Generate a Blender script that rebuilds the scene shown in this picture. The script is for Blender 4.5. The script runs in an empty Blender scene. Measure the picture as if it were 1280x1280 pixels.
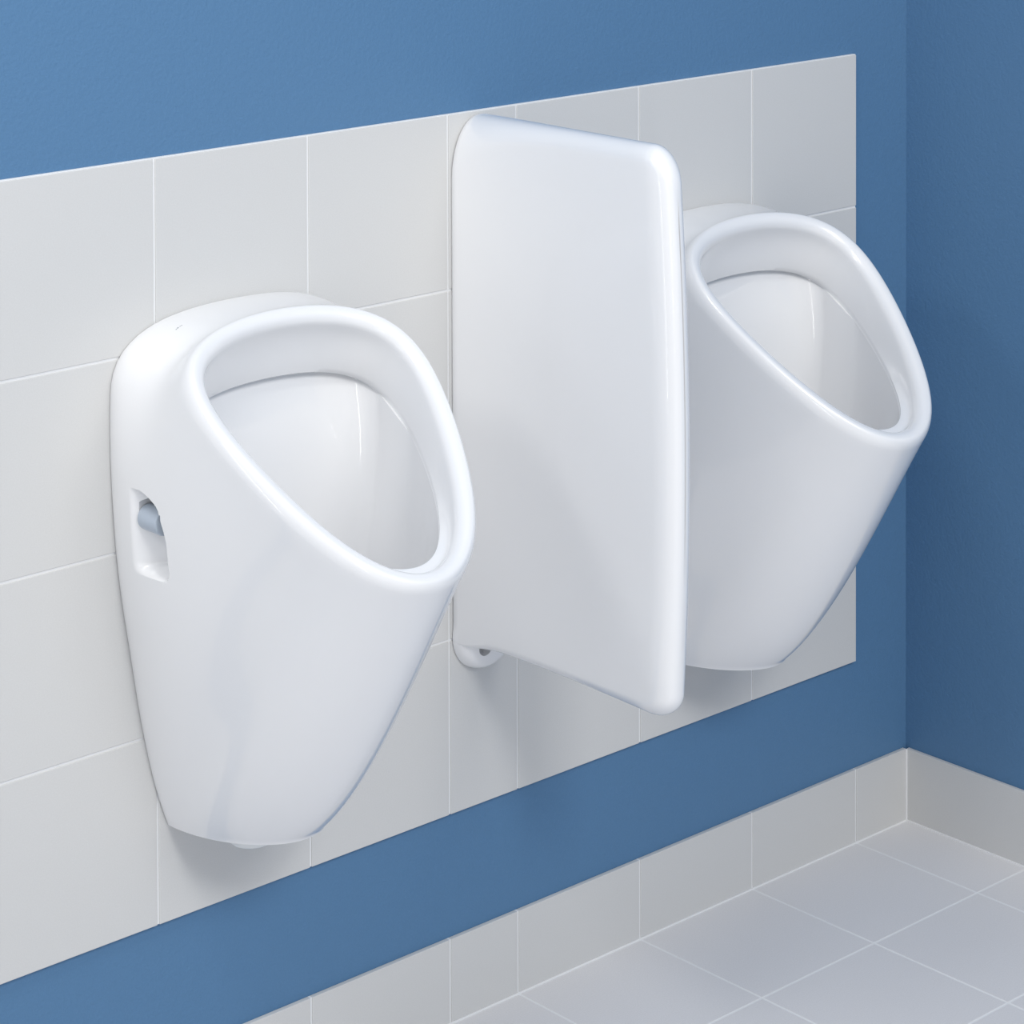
import bpy, bmesh, math, random
import numpy as np
from mathutils import Vector, Matrix

# ---------------------------------------------------------------- camera
scn = bpy.context.scene
cd = bpy.data.cameras.new('camera'); cam = bpy.data.objects.new('camera', cd)
scn.collection.objects.link(cam); scn.camera = cam
YAW, PIT, ROL = 0.73954, -0.024617, -0.0028067
F = Vector((math.sin(YAW)*math.cos(PIT), math.cos(YAW)*math.cos(PIT), math.sin(PIT)))
R = Vector((math.cos(YAW), -math.sin(YAW), 0)); U = R.cross(F)
R2 = R*math.cos(ROL)+U*math.sin(ROL); U2 = -R*math.sin(ROL)+U*math.cos(ROL)
m = Matrix((( R2.x, U2.x, -F.x), (R2.y, U2.y, -F.y), (R2.z, U2.z, -F.z))).to_4x4()
m.translation = Vector((-2.81066, -2.30517, 1.5359))
cam.matrix_world = m
cd.sensor_width = 36; cd.lens = 3399.23*36/1280
cd.shift_y = -(640+326.6)/1280
cd.clip_start = .05; cd.clip_end = 50

# ---------------------------------------------------------------- world, lights, exposure
w = bpy.data.worlds.new('room_light'); scn.world = w; w.use_nodes = True
bg = w.node_tree.nodes['Background']; bg.inputs[0].default_value = (.93, .96, 1.0, 1); bg.inputs[1].default_value = .66
scn.view_settings.view_transform = 'Standard'; scn.view_settings.look = 'None'
scn.view_settings.exposure = -0.14; scn.view_settings.gamma = 1; scn.view_settings.use_curve_mapping = False

def area(name, loc, target, sx, sy, power, col):
    l = bpy.data.lights.new(name, 'AREA'); l.shape = 'RECTANGLE'; l.size = sx; l.size_y = sy
    l.energy = power; l.color = col
    o = bpy.data.objects.new(name, l); scn.collection.objects.link(o)
    o.location = loc
    o.rotation_euler = (Vector(target)-Vector(loc)).to_track_quat('-Z', 'Y').to_euler()
    return o
area('front_softbox', (-1.75, -3.1, 3.0), (-.8, 0, .6), .8, .8, 54, (1, .985, .96))
area('right_front_fill', (-.5, -3.2, 2.75), (-.5, 0, .5), 1.2, 1.2, 27, (1, .985, .96))  # added fill to lift the right-hand tiles and blue wall, not a known lamp
area('top_fill', (-2.1, -.9, 2.8), (-1.1, -.1, .6), .5, .5, 13, (1, .99, .97))  # added light from above to whiten rims and bowl insides, no real source there
area('side_softbox', (-2.5, -.3, 2.0), (-.8, -.2, .75), .3, .3, 5.5, (1, .99, .98))
area('strip_light_front', (-3.15, -3.0, .75), (-.8, -.1, .75), .07, 1.4, 5, (1, .99, .98))
area('strip_light_side', (-3.5, -.35, .75), (-.8, -.3, .75), .06, 1.4, 2.5, (1, .99, .98))

# ---------------------------------------------------------------- materials
def mat(name, col, rough=.5, spec=.5, coat=0, noise=0, nscale=300, bump=0, bscale=200, metal=0):
    m = bpy.data.materials.new(name); m.use_nodes = True
    nt = m.node_tree; b = nt.nodes['Principled BSDF']
    b.inputs['Base Color'].default_value = (*col, 1); b.inputs['Roughness'].default_value = rough
    b.inputs['Specular IOR Level'].default_value = spec; b.inputs['Metallic'].default_value = metal
    b.inputs['Coat Weight'].default_value = coat; b.inputs['Coat Roughness'].default_value = .04
    tc = nt.nodes.new('ShaderNodeTexCoord')
    if noise:
        n = nt.nodes.new('ShaderNodeTexNoise'); n.inputs['Scale'].default_value = nscale; n.inputs['Detail'].default_value = 3
        nt.links.new(tc.outputs['Object'], n.inputs['Vector'])
        r = nt.nodes.new('ShaderNodeMapRange'); r.inputs['To Min'].default_value = 1-noise; r.inputs['To Max'].default_value = 1+noise
        r.inputs['From Min'].default_value = .3; r.inputs['From Max'].default_value = .7
        nt.links.new(n.outputs['Fac'], r.inputs['Value'])
        mx = nt.nodes.new('ShaderNodeVectorMath'); mx.operation = 'SCALE'; mx.inputs[0].default_value = col
        nt.links.new(r.outputs[0], mx.inputs['Scale']); nt.links.new(mx.outputs[0], b.inputs['Base Color'])
    if bump:
        n = nt.nodes.new('ShaderNodeTexNoise'); n.inputs['Scale'].default_value = bscale; n.inputs['Detail'].default_value = 4
        nt.links.new(tc.outputs['Object'], n.inputs['Vector'])
        bp = nt.nodes.new('ShaderNodeBump'); bp.inputs['Strength'].default_value = bump; bp.inputs['Distance'].default_value = .001
        nt.links.new(n.outputs['Fac'], bp.inputs['Height']); nt.links.new(bp.outputs[0], b.inputs['Normal'])
    return m
M_BLUE = mat('blue_paint', (.088, .195, .348), .6, .3, noise=.03, nscale=500, bump=.6, bscale=240)
M_TILE = mat('tile_glaze', (.605, .607, .605), .38, .4, noise=.025, nscale=700)
M_FTILE = mat('floor_tile_glaze', (.70, .695, .71), .36, .5, noise=.04, nscale=600)
M_GROUT = mat('white_grout', (.78, .79, .805), .8, .2)
M_CER = mat('white_ceramic', (.81, .815, .83), .3, .5, coat=.9)
M_FIT = mat('grey_plastic', (.42, .48, .56), .3, .5)
M_MARK = mat('grey_print', (.35, .37, .4), .5, .3)
M_RUB = mat('clear_seal', (.75, .77, .78), .3, .5)

# ---------------------------------------------------------------- helpers
def link(name, me, parent=None):
    o = bpy.data.objects.new(name, me); scn.collection.objects.link(o)
    if parent: o.parent = parent
    return o
def from_bm(name, bm, mats, parent=None, smooth=False, angle=None):
    me = bpy.data.meshes.new(name); bm.to_mesh(me); bm.free()
    for q in mats: me.materials.append(q)
    if smooth: me.polygons.foreach_set('use_smooth', [True]*len(me.polygons))
    if angle: me.set_sharp_from_angle(angle=math.radians(angle))
    me.update()
    return link(name, me, parent)
def box(bm, a, b, mi=0, bev=0):
    vs = [bm.verts.new((x, y, z)) for x in (a[0], b[0]) for y in (a[1], b[1]) for z in (a[2], b[2])]
    fs = [bm.faces.new([vs[i] for i in f]) for f in ((0,1,3,2),(4,6,7,5),(0,4,5,1),(2,3,7,6),(0,2,6,4),(1,5,7,3))]
    for f in fs: f.material_index = mi
    if bev:
        es = list({e for f in fs for e in f.edges})
        r = bmesh.ops.bevel(bm, geom=es, offset=bev, segments=2, affect='EDGES', profile=.6)
        for f in r['faces']: f.material_index = mi
def structure(o): o['kind'] = 'structure'; return o
def tag(o, label, cat, group=None):
    o['label'] = label; o['category'] = cat
    if group: o['group'] = group

# ---------------------------------------------------------------- room shell
T = .006          # tiles stand this far proud of the paint
G = .0026         # grout width
def slab(name, a, b, m):
    bm = bmesh.new(); box(bm, a, b); bmesh.ops.recalc_face_normals(bm, faces=bm.faces)
    return structure(from_bm(name, bm, [m]))
slab('wall_back', (-4.2, T, -.1), (T+.12, T+.12, 2.8), M_BLUE)
slab('wall_right', (T, -3.5, -.1), (T+.12, T, 2.8), M_BLUE)

XJ = [-.1029-.2*k for k in range(4)] + [-.8074-.2*k for k in range(12)]   # vertical joints, a narrow course between -.703 and -.807
# floor
bm = bmesh.new()
box(bm, (-4.0, -3.5, -.1), (T, T, -.0003), 1)
fx = [0.0] + [-.1029-.2*k for k in range(19)]
fy = [0.0] + [-.1989-.2*k for k in range(16)]
for i in range(len(fx)-1):
    for j in range(len(fy)-1):
        box(bm, (fx[i+1]+G/2, fy[j+1]+G/2, -.02), (fx[i]-(G/2 if i else .001), fy[j]-(G/2 if j else .001), 0), 0, .0008)
bmesh.ops.recalc_face_normals(bm, faces=bm.faces)
structure(from_bm('floor', bm, [M_FTILE, M_GROUT]))
# skirtings
HS = .097
bm = bmesh.new()
box(bm, (-3.9, .0012, .0005), (-.0005, T-.0002, HS-.0003), 1)
box(bm, (-3.9, -.0016, -.0006), (0, .0014, .0018), 1, .0004)
box(bm, (-.0018, -.0018, -.0006), (.0012, .0012, HS-.0006), 1, .0004)
xs = [0.0]+XJ
for i in range(len(xs)-1):
    box(bm, (xs[i+1]+G/2, 0, .0016), (xs[i]-(G/2 if i else .0012), T-.0002, HS), 0, .0008)
bmesh.ops.recalc_face_normals(bm, faces=bm.faces)
structure(from_bm('baseboard_back', bm, [M_TILE, M_GROUT]))
bm = bmesh.new()
box(bm, (.0012, -3.4, .0005), (T-.0002, 0, HS-.0003), 1)
box(bm, (-.0016, -3.4, -.0006), (.0014, -.0018, .0018), 1, .0004)
ys = [0.0]+[-.1989-.2*k for k in range(16)]
for i in range(len(ys)-1):
    box(bm, (0, ys[i+1]+G/2, .0016), (T-.0002, ys[i]-(G/2 if i else .0012), HS), 0, .0008)
bmesh.ops.recalc_face_normals(bm, faces=bm.faces)
structure(from_bm('baseboard_right', bm, [M_TILE, M_GROUT]))

# ---------------------------------------------------------------- tiled splashback behind the urinals
Z0, SZ = .2402, .19927
bm = bmesh.new()
x1, x0 = XJ[0], XJ[11]
box(bm, (x0, .0012, Z0+.0004), (x1-.0004, T-.0003, Z0+4*SZ-.0002), 1)
for i in range(11):
    for k in range(4):
        box(bm, (XJ[i+1]+G/2, 0, Z0+k*SZ+(G/2 if k else 0)), (XJ[i]-(G/2 if i else 0), T-.0003, Z0+(k+1)*SZ-(G/2 if k < 3 else .001)), 0, .0008)
bmesh.ops.recalc_face_normals(bm, faces=bm.faces)
o = from_bm('tiled_splashback', bm, [M_TILE, M_GROUT])
tag(o, 'pale grey square tiled splashback on the blue wall behind both urinals', 'splashback')

# ---------------------------------------------------------------- urinal
# local frame: x across, d out from the wall, z height above the floor; world = (x + cx, -d, z)
MA = (0.08132, 0.87391, 0.32867, 0.66442, 0.14113, 0.25518, 0.08078, -0.07521, 0.00077)   # rim crest curve
UA = (0.0592, 0.8034, 0.3004, 0.6646, 0.1231, 0.1246, -0.0183, -0.1782, -0.009)              # lower edge of the rim band
AO, BO = .0136, .0185
AW, RI, SC, H0, H1, FL, MT, MB, HB = .00989, .0130, 2.32032, .23181, .26338, .2281, .3, 1.0883, .22085
WALLP = np.array([(0,.878),(.033,.8772),(.064,.8745),(.101,.8665),(.124,.856),(.142,.840),(.151,.821),(.1535,.80),(.154,.78),(.152,.698),(.145,.615),(.131,.529),(.114,.438),(.100,.383),(.0855,.341)])
def resample(P, n):
    L = np.r_[0, np.cumsum(np.linalg.norm(np.diff(P, axis=0), axis=1))]
    t = np.linspace(0, L[-1], n); mm = np.gradient(P, L, axis=0)
    i = np.clip(np.searchsorted(L, t)-1, 0, len(L)-2); h = L[i+1]-L[i]; u = ((t-L[i])/h)[:, None]; h = h[:, None]
    return (2*u**3-3*u**2+1)*P[i]+(u**3-2*u**2+u)*h*mm[i]+(-2*u**3+3*u**2)*P[i+1]+(u**3-u**2)*h*mm[i+1]
def base_ring(s, Ud=.126, Ux=.0855, e=1.9):
    W = resample(WALLP, 400); out = []
    for q in s:
        if q <= SC+1e-9:
            k = min(q/SC, 1)*(len(W)-1); i = min(int(k), len(W)-2); p = W[i]+(W[i+1]-W[i])*(k-i); out.append((p[0], 0., p[1]))
        else:
            th = (q-SC)/(np.pi-SC)*np.pi/2; out.append((Ux*max(np.cos(th), 0)**(2/e), Ud*np.sin(th)**(2/e), .341))
    return np.array(out)
def mcurve(a, s):
    dt, zt, db, zb, W, k1, k2, mm, q = a
    c, si = np.cos(s), np.sin(s); v = (1-c)/2+mm*si**2
    x = W*si*(1+k1*c+k2*np.cos(2*s)); d = dt+(db-dt)*v; z = zt+(zb-zt)*v
    L = np.hypot(db-dt, zb-zt); o = 4*q*v*(1-v)
    return np.stack([x, d+(zt-zb)/L*o, z+(db-dt)/L*o], 1)
def unit(v): return v/np.linalg.norm(v, axis=1)[:, None]
def frames(a, s):
    P = mcurve(a, s); Tn = unit(mcurve(a, s+1e-4)-mcurve(a, s-1e-4))
    dt, zt, db, zb = a[:4]; L = np.hypot(db-dt, zb-zt); N = np.array([0, (zt-zb)/L, (db-dt)/L])
    Nn = unit(N-(Tn@N)[:, None]*Tn); o = np.cross(Tn, Nn)
    o *= np.sign(((P-np.array([0, .2, .77]))*o).sum(1))[:, None]
    return P, Nn, o
def half_rings(s):
    P, N, o = frames(MA, s)
    rim = [P+o*(-AW+RI+RI*np.cos(t))+N*(-RI+RI*np.sin(t)) for t in np.linspace(np.pi, np.pi/2, 8)]
    c = ((1+np.cos(s))/2)[:, None]
    tt = np.clip((s/np.pi-.12)/.36, 0, 1); c4 = (1-tt*tt*(3-2*tt))[:, None]   # 1 along the top, 0 from the widest point down
    bo = BO*(1+.9*c4); ao = AO*(1+.15*c4)
    B = base_ring(s)
    ch = B-(P+o*ao*.8-N*bo*.5)                             # towards the back edge: the roll stops before it turns past this direction
    phi = np.arctan2(-(ch*N).sum(1), (ch*o).sum(1))
    pe = np.clip(phi-np.radians(14), np.radians(20), np.radians(86))[:, None]
    rim.append(P+o*(-AW+RI+.0008)+N*.0)
    x00 = -AW+RI+.0015
    rim += [P+o*(x00+(ao-x00)*np.sin(pe*f))+N*(-bo+bo*np.cos(pe*f)) for f in np.linspace(0, 1, 10)]
    P0 = rim[-1]
    ch = B-P0; L = np.linalg.norm(ch, axis=1)[:, None]; ch = ch/L
    te = unit(o*(ao-x00)*np.cos(pe)-N*bo*np.sin(pe)); mix = MB*(1-c4)*.5
    T0 = unit(te*(1-mix)+ch*mix)
    k = np.clip((s-SC*.55)/(SC*.45), 0, 1)[:, None]; k = k*k*(3-2*k)
    Tw = unit(np.stack([FL*np.sign(B[:, 0]+1e-12)*np.minimum(1, abs(B[:, 0])/.12), np.ones(len(s)), np.zeros(len(s))], 1))
    rad = unit(np.stack([B[:, 0], B[:, 1]+.02, 0*B[:, 0]], 1))
    Tb = unit(-ch+rad*(HB+.27*np.clip((s-SC)/(np.pi-SC), 0, 1)[:, None])); T3 = unit(Tw*(1-k)+Tb*k)
    Bs = B.copy()
    wallp = s <= SC+1e-9
    Bs[wallp, 1] = .0035; Bs[s >= SC-1e-9, 2] += .0025
    Q1 = P0+T0*L*H0; Q2 = Bs+T3*L*H1
    outer = [(1-u)**3*P0+3*(1-u)**2*u*Q1+3*(1-u)*u*u*Q2+u**3*Bs for u in np.linspace(0, 1, 44)[1:]]
    # even out the change from side wall to front along each ring
    nso = len(outer)
    for j in range(2, nso-1):
        r = outer[j]; f = (nso-1-j)/(nso-1)
        for it in range(int(40*min(1, 1.6*f)*min(1, j/8))):
            q = np.concatenate([[r[1]*np.array([-1, 1, 1])], r, [r[-2]*np.array([-1, 1, 1])]])
            r = .25*q[:-2]+.5*q[1:-1]+.25*q[2:]
        wgt = np.exp(-((s-SC)/.45)**2)[:, None]
        outer[j] = outer[j]*(1-wgt)+r*wgt
    # small rounded return at the back edge / underside edge
    cen = np.array([0, 0, .62]); ins = B.copy()
    v = ins[wallp]-cen; v[:, 1] = 0; ins[wallp] -= unit(v)*.0035
    ub = ~wallp; v = ins[ub]-np.array([0, .02, .341]); ins[ub] -= unit(v)*.003
    jc = int(np.argmin(abs(s-SC))); ins[jc] = (.0825, 0, .341)
    mid = (Bs+ins)/2; mid = mid+(B-mid)*.45
    outer += [mid, ins]
    # inside: band down to the lower edge, its rounded underside, then the bowl
    I0 = rim[0]; Uc = mcurve(UA, s)
    inner = []
    cenU = np.array([0, .19, .74])
    Nt = -N
    Lb = np.linalg.norm(Uc-I0, axis=1)[:, None]
    for u in np.linspace(0, 1, 12)[1:]:
        a1 = I0+Nt*Lb*.33; a2 = Uc+(I0-Uc)*.33
        inner.append((1-u)**3*I0+3*(1-u)**2*u*a1+3*(1-u)*u*u*a2+u**3*Uc)
    o2 = unit(Uc-cenU)
    e1 = Uc+Nt*.0025+o2*.0012; inner.append(e1)
    fr = ((1-np.cos(s))/2)[:, None]                       # 0 top, 1 front
    dep = .002+.010*c4
    e2 = Uc+Nt*.0045+o2*dep*.5; e3 = Uc+Nt*.004+o2*dep
    e3[:, 1] = np.maximum(e3[:, 1], .03)
    e3[:, 0] = np.minimum(e3[:, 0], .124)
    inner += [e2, e3]
    D = np.stack([.03*np.sin(s), .115-.03*np.cos(s), .455+0*s], 1)   # drain ring
    down = np.array([0, 0, -1.])[None]
    drop = (e3[:, 2]-.47)[:, None]
    q1 = e3+down*drop*(.46*(1-fr)+.42*fr)+np.array([0, 1., 0])*((1-fr)*.04-fr*.03)
    rd = unit(np.stack([np.sin(s), -np.cos(s), .35+0*s], 1))
    q2 = D+rd*(.055*(1-.2*c)+.06*fr)
    for u in np.linspace(0, 1, 26)[1:]:
        inner.append((1-u)**3*e3+3*(1-u)**2*u*q1+3*(1-u)*u*u*q2+u**3*D)
    return inner[::-1]+rim+outer, jc
def loop_ring(r):      # half -> closed ring
    mir = r[1:-1][::-1].copy(); mir[:, 0] *= -1
    return np.concatenate([r, mir])
def bool_op(o, cutter, op):
    md = o.modifiers.new('cut', 'BOOLEAN'); md.operation = op; md.object = cutter; md.solver = 'EXACT'
    bpy.context.view_layer.update()
    dg = bpy.context.evaluated_depsgraph_get()
    me = bpy.data.meshes.new_from_object(o.evaluated_get(dg))
    o.modifiers.clear(); old = o.data; o.data = me; me.name = old.name
    bpy.data.objects.remove(cutter)
    bpy.data.meshes.remove(old)
def prism(outline, fa, fb, name='cutter'):
    """outline: list of (d, z); fa/fb give x at a point for the two ends"""
    bm = bmesh.new()
    A = [bm.verts.new((fa(d, z), -d, z)) for d, z in outline]; B = [bm.verts.new((fb(d, z), -d, z)) for d, z in outline]
    bm.faces.new(A); bm.faces.new(B[::-1]); n = len(A)
    for i in range(n): bm.faces.new([A[i], B[i], B[(i+1) % n], A[(i+1) % n]])
    bmesh.ops.recalc_face_normals(bm, faces=bm.faces)
    return from_bm(name, bm, [M_CER])
def arc(cx, cy, r, a0, a1, n=6):
    return [(cx+r*math.cos(math.radians(a0+(a1-a0)*i/n)), cy+r*math.sin(math.radians(a0+(a1-a0)*i/n))) for i in range(n+1)]

def make_urinal(cx):
    n1 = 60; n2 = 36
    s = np.r_[np.linspace(0, SC, n1), np.linspace(SC, np.pi, n2)[1:]]
    rings, jc = half_rings(s)
    L = [loop_ring(r) for r in rings]; n = len(L[0])
    root = bpy.data.objects.new('urinal', None); scn.collection.objects.link(root); root.location = (cx, 0, .341)
    bm = bmesh.new()
    V = [[bm.verts.new((p[0], -p[1], p[2])) for p in r] for r in L]
    for a, b in zip(V[:-1], V[1:]):
        for i in range(n): bm.faces.new([a[i], a[(i+1) % n], b[(i+1) % n], b[i]])
    bm.faces.new(V[0])
    e = V[-1]; j2 = n-jc
    bm.faces.new([e[i] for i in range(jc, j2+1)])                      # underside
    bm.faces.new([e[i % n] for i in range(j2, n+jc+1)])                # back
    bmesh.ops.recalc_face_normals(bm, faces=bm.faces)
    body = from_bm('body', bm, [M_CER])
    # side recess: its floor slopes in from the wall side to a crisp front edge
    from mathutils.bvhtree import BVHTree
    bb = bmesh.new(); bb.from_mesh(body.data); tree = BVHTree.FromBMesh(bb); bb.free()
    def xs(d, z): return tree.ray_cast(Vector((-.4, -d, z)), Vector((1, 0, 0)))[0].x
    def sm(v): v = min(max(v, 0), 1); return v*v*(3-2*v)
    def depth(d, z):
        # front edge leans back and rounds off towards the top
        dr = .0945-.0110*sm((z-.668)/.045)-.024*max(0, (z-.702)/.015)**2-.006*max(0, (.640-z)/.0095)**2
        ztop = .7185-.001*(d-.035)/.04; zbot = .6305+.002*sm((d-.083)/.01)
        if d < .037 or z > ztop or z < zbot-.001 or d > dr: return -.0035
        return .0265*sm((d-.0375)/.036)*sm((z-zbot)/.0125)**.8*sm((ztop-z)/.006)**.6*min(1, (dr-d)/.0012)
    nd, nz = 90, 110
    gd = np.linspace(.032, .099, nd); gz = np.linspace(.624, .725, nz)
    bm = bmesh.new()
    fl_ = [[bm.verts.new((xs(d, z)+depth(d, z), -d, z)) for z in gz] for d in gd]
    ot_ = [[bm.verts.new((-.2, -d, z)) for z in gz] for d in gd]
    for i in range(nd-1):
        for k in range(nz-1):
            bm.faces.new([fl_[i][k], fl_[i+1][k], fl_[i+1][k+1], fl_[i][k+1]])
            bm.faces.new([ot_[i][k], ot_[i][k+1], ot_[i+1][k+1], ot_[i+1][k]])
    for i in range(nd-1):
        for k in (0, nz-1): bm.faces.new([fl_[i][k], ot_[i][k], ot_[i+1][k], fl_[i+1][k]])
    for k in range(nz-1):
        for i in (0, nd-1): bm.faces.new([fl_[i][k], fl_[i][k+1], ot_[i][k+1], ot_[i][k]])
    bmesh.ops.recalc_face_normals(bm, faces=bm.faces)
    bool_op(body, from_bm('cutter', bm, [M_CER]), 'DIFFERENCE')
    # round bore the fitting sits in
    def cyl(r, d0, d1, x, z, name, mats, parent=None, bev=0, seg=40):
        bm = bmesh.new(); prof = [(0, d0), (r, d0), (r, d1-bev)]+([(r-bev*.3, d1-bev*.3), (r-bev, d1)] if bev else [(r, d1)])+[(0, d1)]
        P = []
        for rr, dd in prof:
            P.append([bm.verts.new((x, -dd, z))] if rr == 0 else [bm.verts.new((x+rr*math.cos(2*math.pi*i/seg), -dd, z+rr*math.sin(2*math.pi*i/seg))) for i in range(seg)])
        for a, b in zip(P[:-1], P[1:]):
            for i in range(seg):
                k = (i+1) % seg
                if len(a) == 1: bm.faces.new([a[0], b[i], b[k]])
                elif len(b) == 1: bm.faces.new([a[i], a[k], b[0]])
                else: bm.faces.new([a[i], a[k], b[k], b[i]])
        bmesh.ops.recalc_face_normals(bm, faces=bm.faces)
        return from_bm(name, bm, mats, parent, smooth=True, angle=40)
    bool_op(body, cyl(.0162, .0475, .0880, -.1393, .6915, 'cutter', [M_CER], seg=64), 'DIFFERENCE')
    me = body.data; me.polygons.foreach_set('use_smooth', [True]*len(me.polygons)); me.set_sharp_from_angle(angle=math.radians(38))
    fit = cyl(.0130, .0490, .0800, -.1405, .6870, 'recess_fitting', [M_FIT], bev=.002)
    fit['label'] = 'grey-blue cylinder fitting'
    # outlet ring peeking out below the underside
    bm = bmesh.new(); seg, rs = 64, 12
    tv = [[bm.verts.new((-.032+(.021+.002*math.cos(b))*math.cos(a), -.0735-(.021+.002*math.cos(b))*math.sin(a), .3398+.0065*math.sin(b)))
           for b in [2*math.pi*k/rs for k in range(rs)]] for a in [2*math.pi*i/seg for i in range(seg)]]
    for i in range(seg):
        for k in range(rs): bm.faces.new([tv[i][k], tv[(i+1) % seg][k], tv[(i+1) % seg][(k+1) % rs], tv[i][(k+1) % rs]])
    bmesh.ops.recalc_face_normals(bm, faces=bm.faces)
    ring = from_bm('outlet_ring', bm, [M_RUB], smooth=True)
    # tiny grey print on the shoulder
    bm = bmesh.new()
    bb = bmesh.new(); bb.from_mesh(body.data); tree = BVHTree.FromBMesh(bb); bb.free()
    for x0_, x1_, d0_, w_ in ((-.0962, -.0945, .0352, .0011), (-.0938, -.0917, .0340, .0018), (-.0905, -.0890, .0340, .0011), (-.0885, -.0868, .0338, .0010)):
        q = []
        for x_, dd in ((x0_, d0_), (x1_, d0_-.0004), (x1_, d0_+w_-.0004), (x0_, d0_+w_)):
            h = tree.ray_cast(Vector((x_, -dd, 1)), Vector((0, 0, -1)))[0]; q.append(h)
        lo = [bm.verts.new(h-Vector((0, 0, .0003))) for h in q]; hi = [bm.verts.new(h+Vector((0, 0, .00015))) for h in q]
        bm.faces.new(lo); bm.faces.new(hi)
        for i in range(4): bm.faces.new([lo[i], lo[(i+1) % 4], hi[(i+1) % 4], hi[i]])
    bmesh.ops.recalc_face_normals(bm, faces=bm.faces)
    mark = from_bm('printed_mark', bm, [M_MARK]); mark['label'] = 'tiny grey printed mark'
    parts = [body, fit, ring, mark]
    for q in parts:
        q.data.transform(Matrix.Translation((0, 0, -.341))); q.parent = root
    return root, parts
def copy_thing(root, parts, loc):
    r = root.copy(); scn.collection.objects.link(r); r.location = loc
    for q in parts:
        c = q.copy(); scn.collection.objects.link(c); c.parent = r
    return r
XU, DX = -1.11067, .71276
urn, parts = make_urinal(XU)
tag(urn, 'white ceramic wall urinal left of the divider with grey fitting in its side recess', 'urinal', 'urinals on the tiled splashback')
u2 = copy_thing(urn, [q for q in parts if not q.name.startswith('outlet_ring')], (XU+DX, 0, .341))
tag(u2, 'white ceramic wall urinal half hidden behind the divider, nearest the room corner', 'urinal', 'urinals on the tiled splashback')

# ---------------------------------------------------------------- divider screen
XD = -.7605
def rrect(hw, z0, z1, rx, rz0, rz1, n=10, rxb=None):
    """closed outline (x, z), corner radii rx wide, rz tall"""
    pts = []
    rxb = rxb or rx; rt = rx
    for (sx, zc, rz, a0, rx) in ((1, z0+rz0, rz0, -90, rxb), (1, z1-rz1, rz1, 0, rt), (-1, z1-rz1, rz1, 90, rt), (-1, z0+rz0, rz0, 180, rxb)):
        for i in range(n+1):
            a = math.radians(a0+90*i/n); pts.append((sx*(hw-rx)+rx*math.cos(a), zc+rz*math.sin(a)))
    out = []
    # subdivide the long sides so that the front edge can bow
    m = len(pts)
    for i in range(m):
        a, b = pts[i], pts[(i+1) % m]; out.append(a)
        if abs(b[1]-a[1]) > .1:
            for k in range(1, 24): out.append((a[0]+(b[0]-a[0])*k/24, a[1]+(b[1]-a[1])*k/24))
    return out
DMAX = .3255
def dsec(t):
    """outline at fraction t of the depth"""
    d = t*DMAX
    hw = .0185+.0255*(1-t)**3.2
    if d < .03: hw += 0
    z1 = 1.034; z0 = .4325-.0085*t
    return hw, z0, z1
bm = bmesh.new(); V = []
ts = [0, .004, .012, .03, .06, .1, .15, .2, .27, .35, .45, .55, .65, .75, .84, .899]
secs = []
for t in ts:
    hw, z0, z1 = dsec(t)
    k = max(0, 1-t/.012); secs.append((t*DMAX, hw-.003*k*k, z0, z1-.003*k*k, .0, 1))
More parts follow.
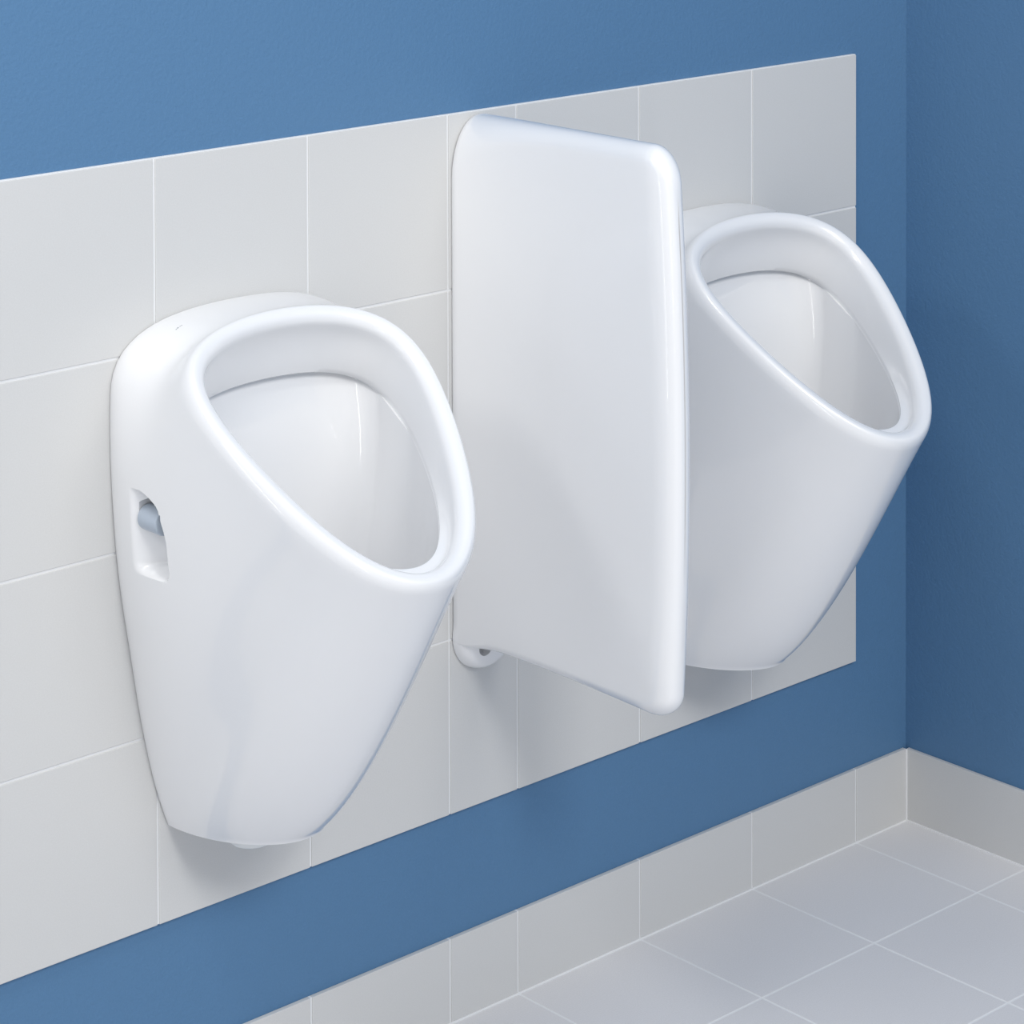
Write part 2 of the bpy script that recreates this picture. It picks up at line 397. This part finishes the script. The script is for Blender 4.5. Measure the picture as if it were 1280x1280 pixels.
# rounded nose
hwn = dsec(.94)[0]
for a in np.linspace(0, math.pi/2, 14)[1:]:
    secs.append((.9*DMAX+.1*DMAX*math.sin(a), None, .4245, 1.034, a, 1))
def outline(sec):
    d, hw, z0, z1, a, _ = sec
    if hw is None:
        hw = max(dsec(.9)[0]*math.cos(a)**.75, .0008)
        shr = (1-math.cos(a)); z0 += .026*shr; z1 -= .045*shr
        rz = .014*math.cos(a)+.006
        return rrect(hw, z0, z1, hw*.985, rz, rz*1.1)
    t = d/DMAX
    rx = hw*.96; rz1 = .020+.05*(1-t)**8; rz0 = .016*min(1, .35+max(0, d-.02)/.05)
    return rrect(hw, z0, z1, rx, rz0, rz1, rxb=hw*min(.96, .2+d/.07))
for sec in secs:
    d = sec[0]; ring = []
    for x, z in outline(sec):
        b = 1-.045*((z-.70)/.33)**2 if d > 0 else 1
        ring.append(bm.verts.new((x, -d*b, z)))
    V.append(ring)
n = len(V[0])
for a, b in zip(V[:-1], V[1:]):
    for i in range(n): bm.faces.new([a[i], a[(i+1) % n], b[(i+1) % n], b[i]])
bm.faces.new(V[0]); bm.faces.new(V[-1])
bmesh.ops.recalc_face_normals(bm, faces=bm.faces)
div = from_bm('urinal_divider', bm, [M_CER])
# rounded lug at the foot of the divider
bm = bmesh.new(); V = []
ct = (0, .442)
for d, r in ((0, .0405), (.0015, .0435), (.007, .0425), (.013, .040), (.018, .036), (.021, .030), (.0225, .022)):
    ring = []
    for i in range(48):
        a = 2*math.pi*i/48; zz = ct[1]+r*math.sin(a)
        if math.sin(a) > 0: zz = ct[1]+.05*math.sin(a)*1.0
        ring.append(bm.verts.new((r*math.cos(a), -d, zz)))
    V.append(ring)
for a, b in zip(V[:-1], V[1:]):
    for i in range(48): bm.faces.new([a[i], a[(i+1) % 48], b[(i+1) % 48], b[i]])
bm.faces.new(V[0]); bm.faces.new(V[-1]); bmesh.ops.recalc_face_normals(bm, faces=bm.faces)
lug = from_bm('cutter', bm, [M_CER])
bool_op(div, lug, 'UNION')
bm = bmesh.new()
bmesh.ops.create_cone(bm, cap_ends=True, segments=32, radius1=.0092, radius2=.0092, depth=.06, matrix=Matrix.Translation((-.012, -.034, .4285)) @ Matrix.Rotation(math.pi/2, 4, 'X'))
bool_op(div, from_bm('cutter', bm, [M_CER]), 'DIFFERENCE')
me = div.data; me.polygons.foreach_set('use_smooth', [True]*len(me.polygons)); me.set_sharp_from_angle(angle=math.radians(40))
div.data.transform(Matrix.Translation((0, 0, -.4))); div.location = (XD, 0, .4)
tag(div, 'tall white ceramic privacy divider standing out from the wall between the two urinals', 'divider')
